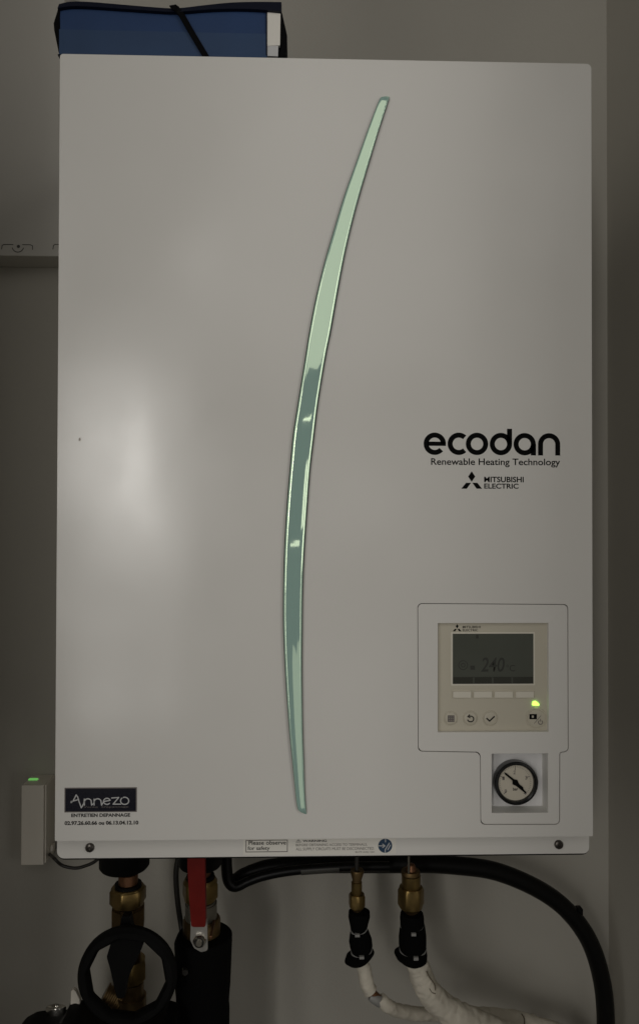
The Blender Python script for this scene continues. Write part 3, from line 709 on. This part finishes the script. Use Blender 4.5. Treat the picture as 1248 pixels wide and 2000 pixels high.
# ------------------------------------------------------------------ refrigerant lines
YP1 = .19
def collar(t, secs, ties, y):
    c = loft('insulation_collar', [pr(a, b, py, y, tl) for (a, b, py, tl) in secs], 'foam', t, n=36, smooth=True, wob=.012)
    for (a, b, py, tl, bx_, by_, bw, bh) in ties:
        r = pr(a, b, py, y); bm = bmesh.new(); prev = None; first = None; n = 40
        for i in range(n + 1):
            if i == n: ring = first
            else:
                q = 2*math.pi*i/n; rr = r[3] * 1.012
                ring = [bm.verts.new((r[0] + (rr + dr_)*math.cos(q), y + (rr + dr_)*math.sin(q), r[2] + tl*math.cos(q) - .003 * (-math.sin(q)) + dz)) for dr_, dz in ((0, -.0011), (.0006, -.0011), (.0006, .0011), (0, .0011))]
                first = first or ring
            if prev:
                for j in range(4): bm.faces.new((prev[j], prev[(j+1) % 4], ring[(j+1) % 4], ring[j]))
            prev = ring
        yf = y - r[3] * 1.0
        q = U(bx_, by_, yf); kb = mmpx(yf)
        box_bm(bm, q.x - bw*kb/2, q.x + bw*kb/2, yf - .0035, yf + .002, q.z - bh*kb/2, q.z + bh*kb/2)
        finish(bm, 'cable_tie', 'tie', c)
s1 = thing('refrigerant_line', (U(697, 1890, YP1).x, YP1, U(697, 1990, YP1).z), 'thinner refrigerant pipe with small brass nut and white insulation under the unit', 'pipe', 'refrigerant lines')
p0 = pr(692.5, 701, 1700, YP1); loft('pipe_sleeve', [(p0[0], YP1, zu, p0[3]), p0, pr(692.5, 701, 1712, YP1)], 'cable', s1, n=20, smooth=True)
loft('reducer', [pr(692, 702, 1702, YP1), pr(685, 710, 1704, YP1), pr(684, 711, 1708, YP1), pr(688, 706, 1722, YP1), pr(688, 706, 1725, YP1)], 'brass_dark', s1, n=28, smooth=True)
loft('union_body', [pr(688, 705, 1725, YP1), pr(686, 707, 1727, YP1), pr(686, 707, 1752, YP1), pr(688, 705, 1754, YP1)], 'brass', s1, n=28, smooth=True)
nut('flare_nut', 680.5, 713.5, 1753, 1779, YP1, 'brass', s1, math.radians(-80))
loft('nut_shoulder', [pr(684, 710, 1779, YP1), pr(692, 702, 1784, YP1), pr(692, 702, 1792, YP1)], 'brass_dark', s1, n=28, smooth=True)
tk = .0016
collar(s1, [(688, 716, 1786, 0), (681, 722, 1790, 0), (680, 722.5, 1800, 0), (684, 718, 1817, tk), (685.5, 716.5, 1822, tk), (683, 720, 1830, tk), (681.5, 726, 1848, tk), (684, 727.5, 1861, tk), (686.5, 725, 1866, tk), (684, 730, 1872, tk), (676, 731, 1879, .003), (673, 726, 1886, .0035), (681, 720, 1889, .003)],
       [(685.5, 716.5, 1821, tk, 697.5, 1825, 9, 5), (686, 725.5, 1865.5, tk, 706, 1868, 9, 5)], YP1)
k1 = mmpx(YP1, 1900)
tube('insulated_pipe', [U(703, 1878, YP1), U(711, 1893, YP1), U(714, 1908, YP1), U(718, 1925, YP1), U(724, 1936, YP1)], [13*k1, 13.5*k1, 14*k1, 14*k1, 13.5*k1], 'insulation', s1, n=32, smooth_n=16)
tube('bare_pipe', [U(720, 1926, YP1), U(729, 1943, YP1), U(742, 1955, YP1)], 9.5*k1, 'copper', s1, n=20)
tube('tape_wrap', [U(722, 1946, YP1 - .002), U(732, 1951, YP1 - .002), U(742, 1956, YP1)], [7*k1, 10*k1, 11*k1], 'tie', s1, n=20)
tube('insulated_pipe', [U(742, 1950, YP1), U(755, 1963, YP1), U(775, 1973, YP1 + .01), U(805, 1979, YP1 + .025), U(845, 1981, YP1 + .045), U(890, 1985, .255), U(940, 1997, .26), U(1000, 2020, .26), U(1060, 2070, .26), U(1090, 2150, .26), U(1095, 2300, .26), U(1092, 2500, .26)], [12*k1] + [12.5*k1]*2 + [13*k1]*9, 'insulation', s1, n=32, smooth_n=16)
s2 = thing('refrigerant_line', (U(803, 1890, YP1).x, YP1, U(803, 2000, YP1).z), 'thicker refrigerant pipe with large brass nut and white insulation under the unit', 'pipe', 'refrigerant lines')
p0 = pr(793, 812, 1700, YP1); tube('capillary', [(p0[0] - .004, YP1 - .008, zu), (p0[0] - .004, YP1 - .008, p0[2] - .002)], .0014, 'steel_dull', s2, smooth_n=0)
loft('pipe_dome', [(p0[0], YP1, p0[2] + .006, p0[3]*.3), (p0[0], YP1, p0[2] + .005, p0[3]*.7), (p0[0], YP1, p0[2] + .001, p0[3]), pr(792, 814, 1709, YP1)], 'copper', s2, n=24, smooth=True)
loft('gasket', [pr(784, 819, 1707, YP1), pr(783, 820, 1710, YP1), pr(783, 820, 1715, YP1)], 'brass_dark', s2, n=32, smooth=True)
loft('union_body', [pr(786, 819, 1715, YP1), pr(784, 821, 1717, YP1), pr(784, 821, 1742, YP1), pr(788, 816, 1746, YP1)], 'brass', s2, n=32, smooth=True)
nut('flare_nut', 776.5, 828, 1743, 1783, YP1, 'brass', s2, math.radians(-120))
loft('nut_shoulder', [pr(782, 823, 1783, YP1), pr(795, 810, 1789, YP1), pr(796, 809, 1798, YP1)], 'brass_dark', s2, n=28, smooth=True)
collar(s2, [(790, 818, 1790, 0), (782, 826, 1794, 0), (780.5, 827.5, 1804, 0), (781.5, 827, 1815, tk), (780, 829, 1822, tk), (778.5, 832, 1842, tk), (779, 832.5, 1858, tk), (781, 831, 1865, tk), (777, 833, 1872, tk), (770, 834, 1880, -.001), (774, 833, 1888, -.002), (785, 825, 1891, -.001)],
       [(782, 827, 1817, tk, 807, 1823, 9, 5.5), (781, 831.5, 1865, tk, 811.5, 1870, 9, 6)], YP1)
tube('insulated_pipe', [U(812, 1876, YP1), U(818, 1892, YP1), U(826, 1915, YP1), U(842, 1943, YP1), U(868, 1968, YP1), U(900, 1985, YP1), U(945, 2003, YP1 + .01), U(1000, 2030, YP1 + .02), U(1035, 2080, YP1 + .02), U(1045, 2180, YP1 + .02), U(1042, 2500, YP1 + .02)], [21*k1, 22*k1, 23*k1, 24*k1, 25*k1, 25*k1, 24*k1, 24*k1, 24*k1, 24*k1, 24*k1], 'insulation', s2, n=40, smooth_n=16)
for P in ([(833, 1897), (838, 1908), (848, 1922), (850, 1934)], [(838, 1930), (843, 1938), (850, 1941)]):
    tube('tape_crease', [U(a, b, YP1 - 23*k1*.93) for a, b in P], .0007, 'seam', s2, n=6)
YP3 = .262
k3 = mmpx(YP3, 1980)
s3 = thing('insulated_pipe_run', (U(1000, 2010, YP3).x, YP3, U(1000, 2040, YP3).z), 'white taped pipe run leaving to the lower right behind the thick pipe', 'pipe')
tube('insulated_pipe', [U(870, 1985, YP3), U(905, 1983, YP3), U(950, 1988, YP3), U(1000, 1995, YP3), U(1050, 2008, YP3), U(1110, 2032, YP3), U(1140, 2080, YP3), U(1146, 2200, YP3), U(1142, 2500, YP3)], [13*k3, 15*k3, 18*k3, 20*k3, 20*k3, 20*k3, 20*k3, 20*k3, 20*k3], 'insulation', s3, n=36, smooth_n=16)
for P in ([(915, 1969), (925, 1976), (931, 1988), (932, 2004)], [(1018, 1980), (1023, 1990), (1024, 2006)], [(893, 1972), (930, 1985), (975, 1996), (1000, 2001)]):
    tube('tape_seam', [U(a, b, YP3 - 18*k3*.98) for a, b in P], .0008, 'seam', s3, n=6)

for o in bpy.data.objects:
    if 'wl' in o: del o['wl']
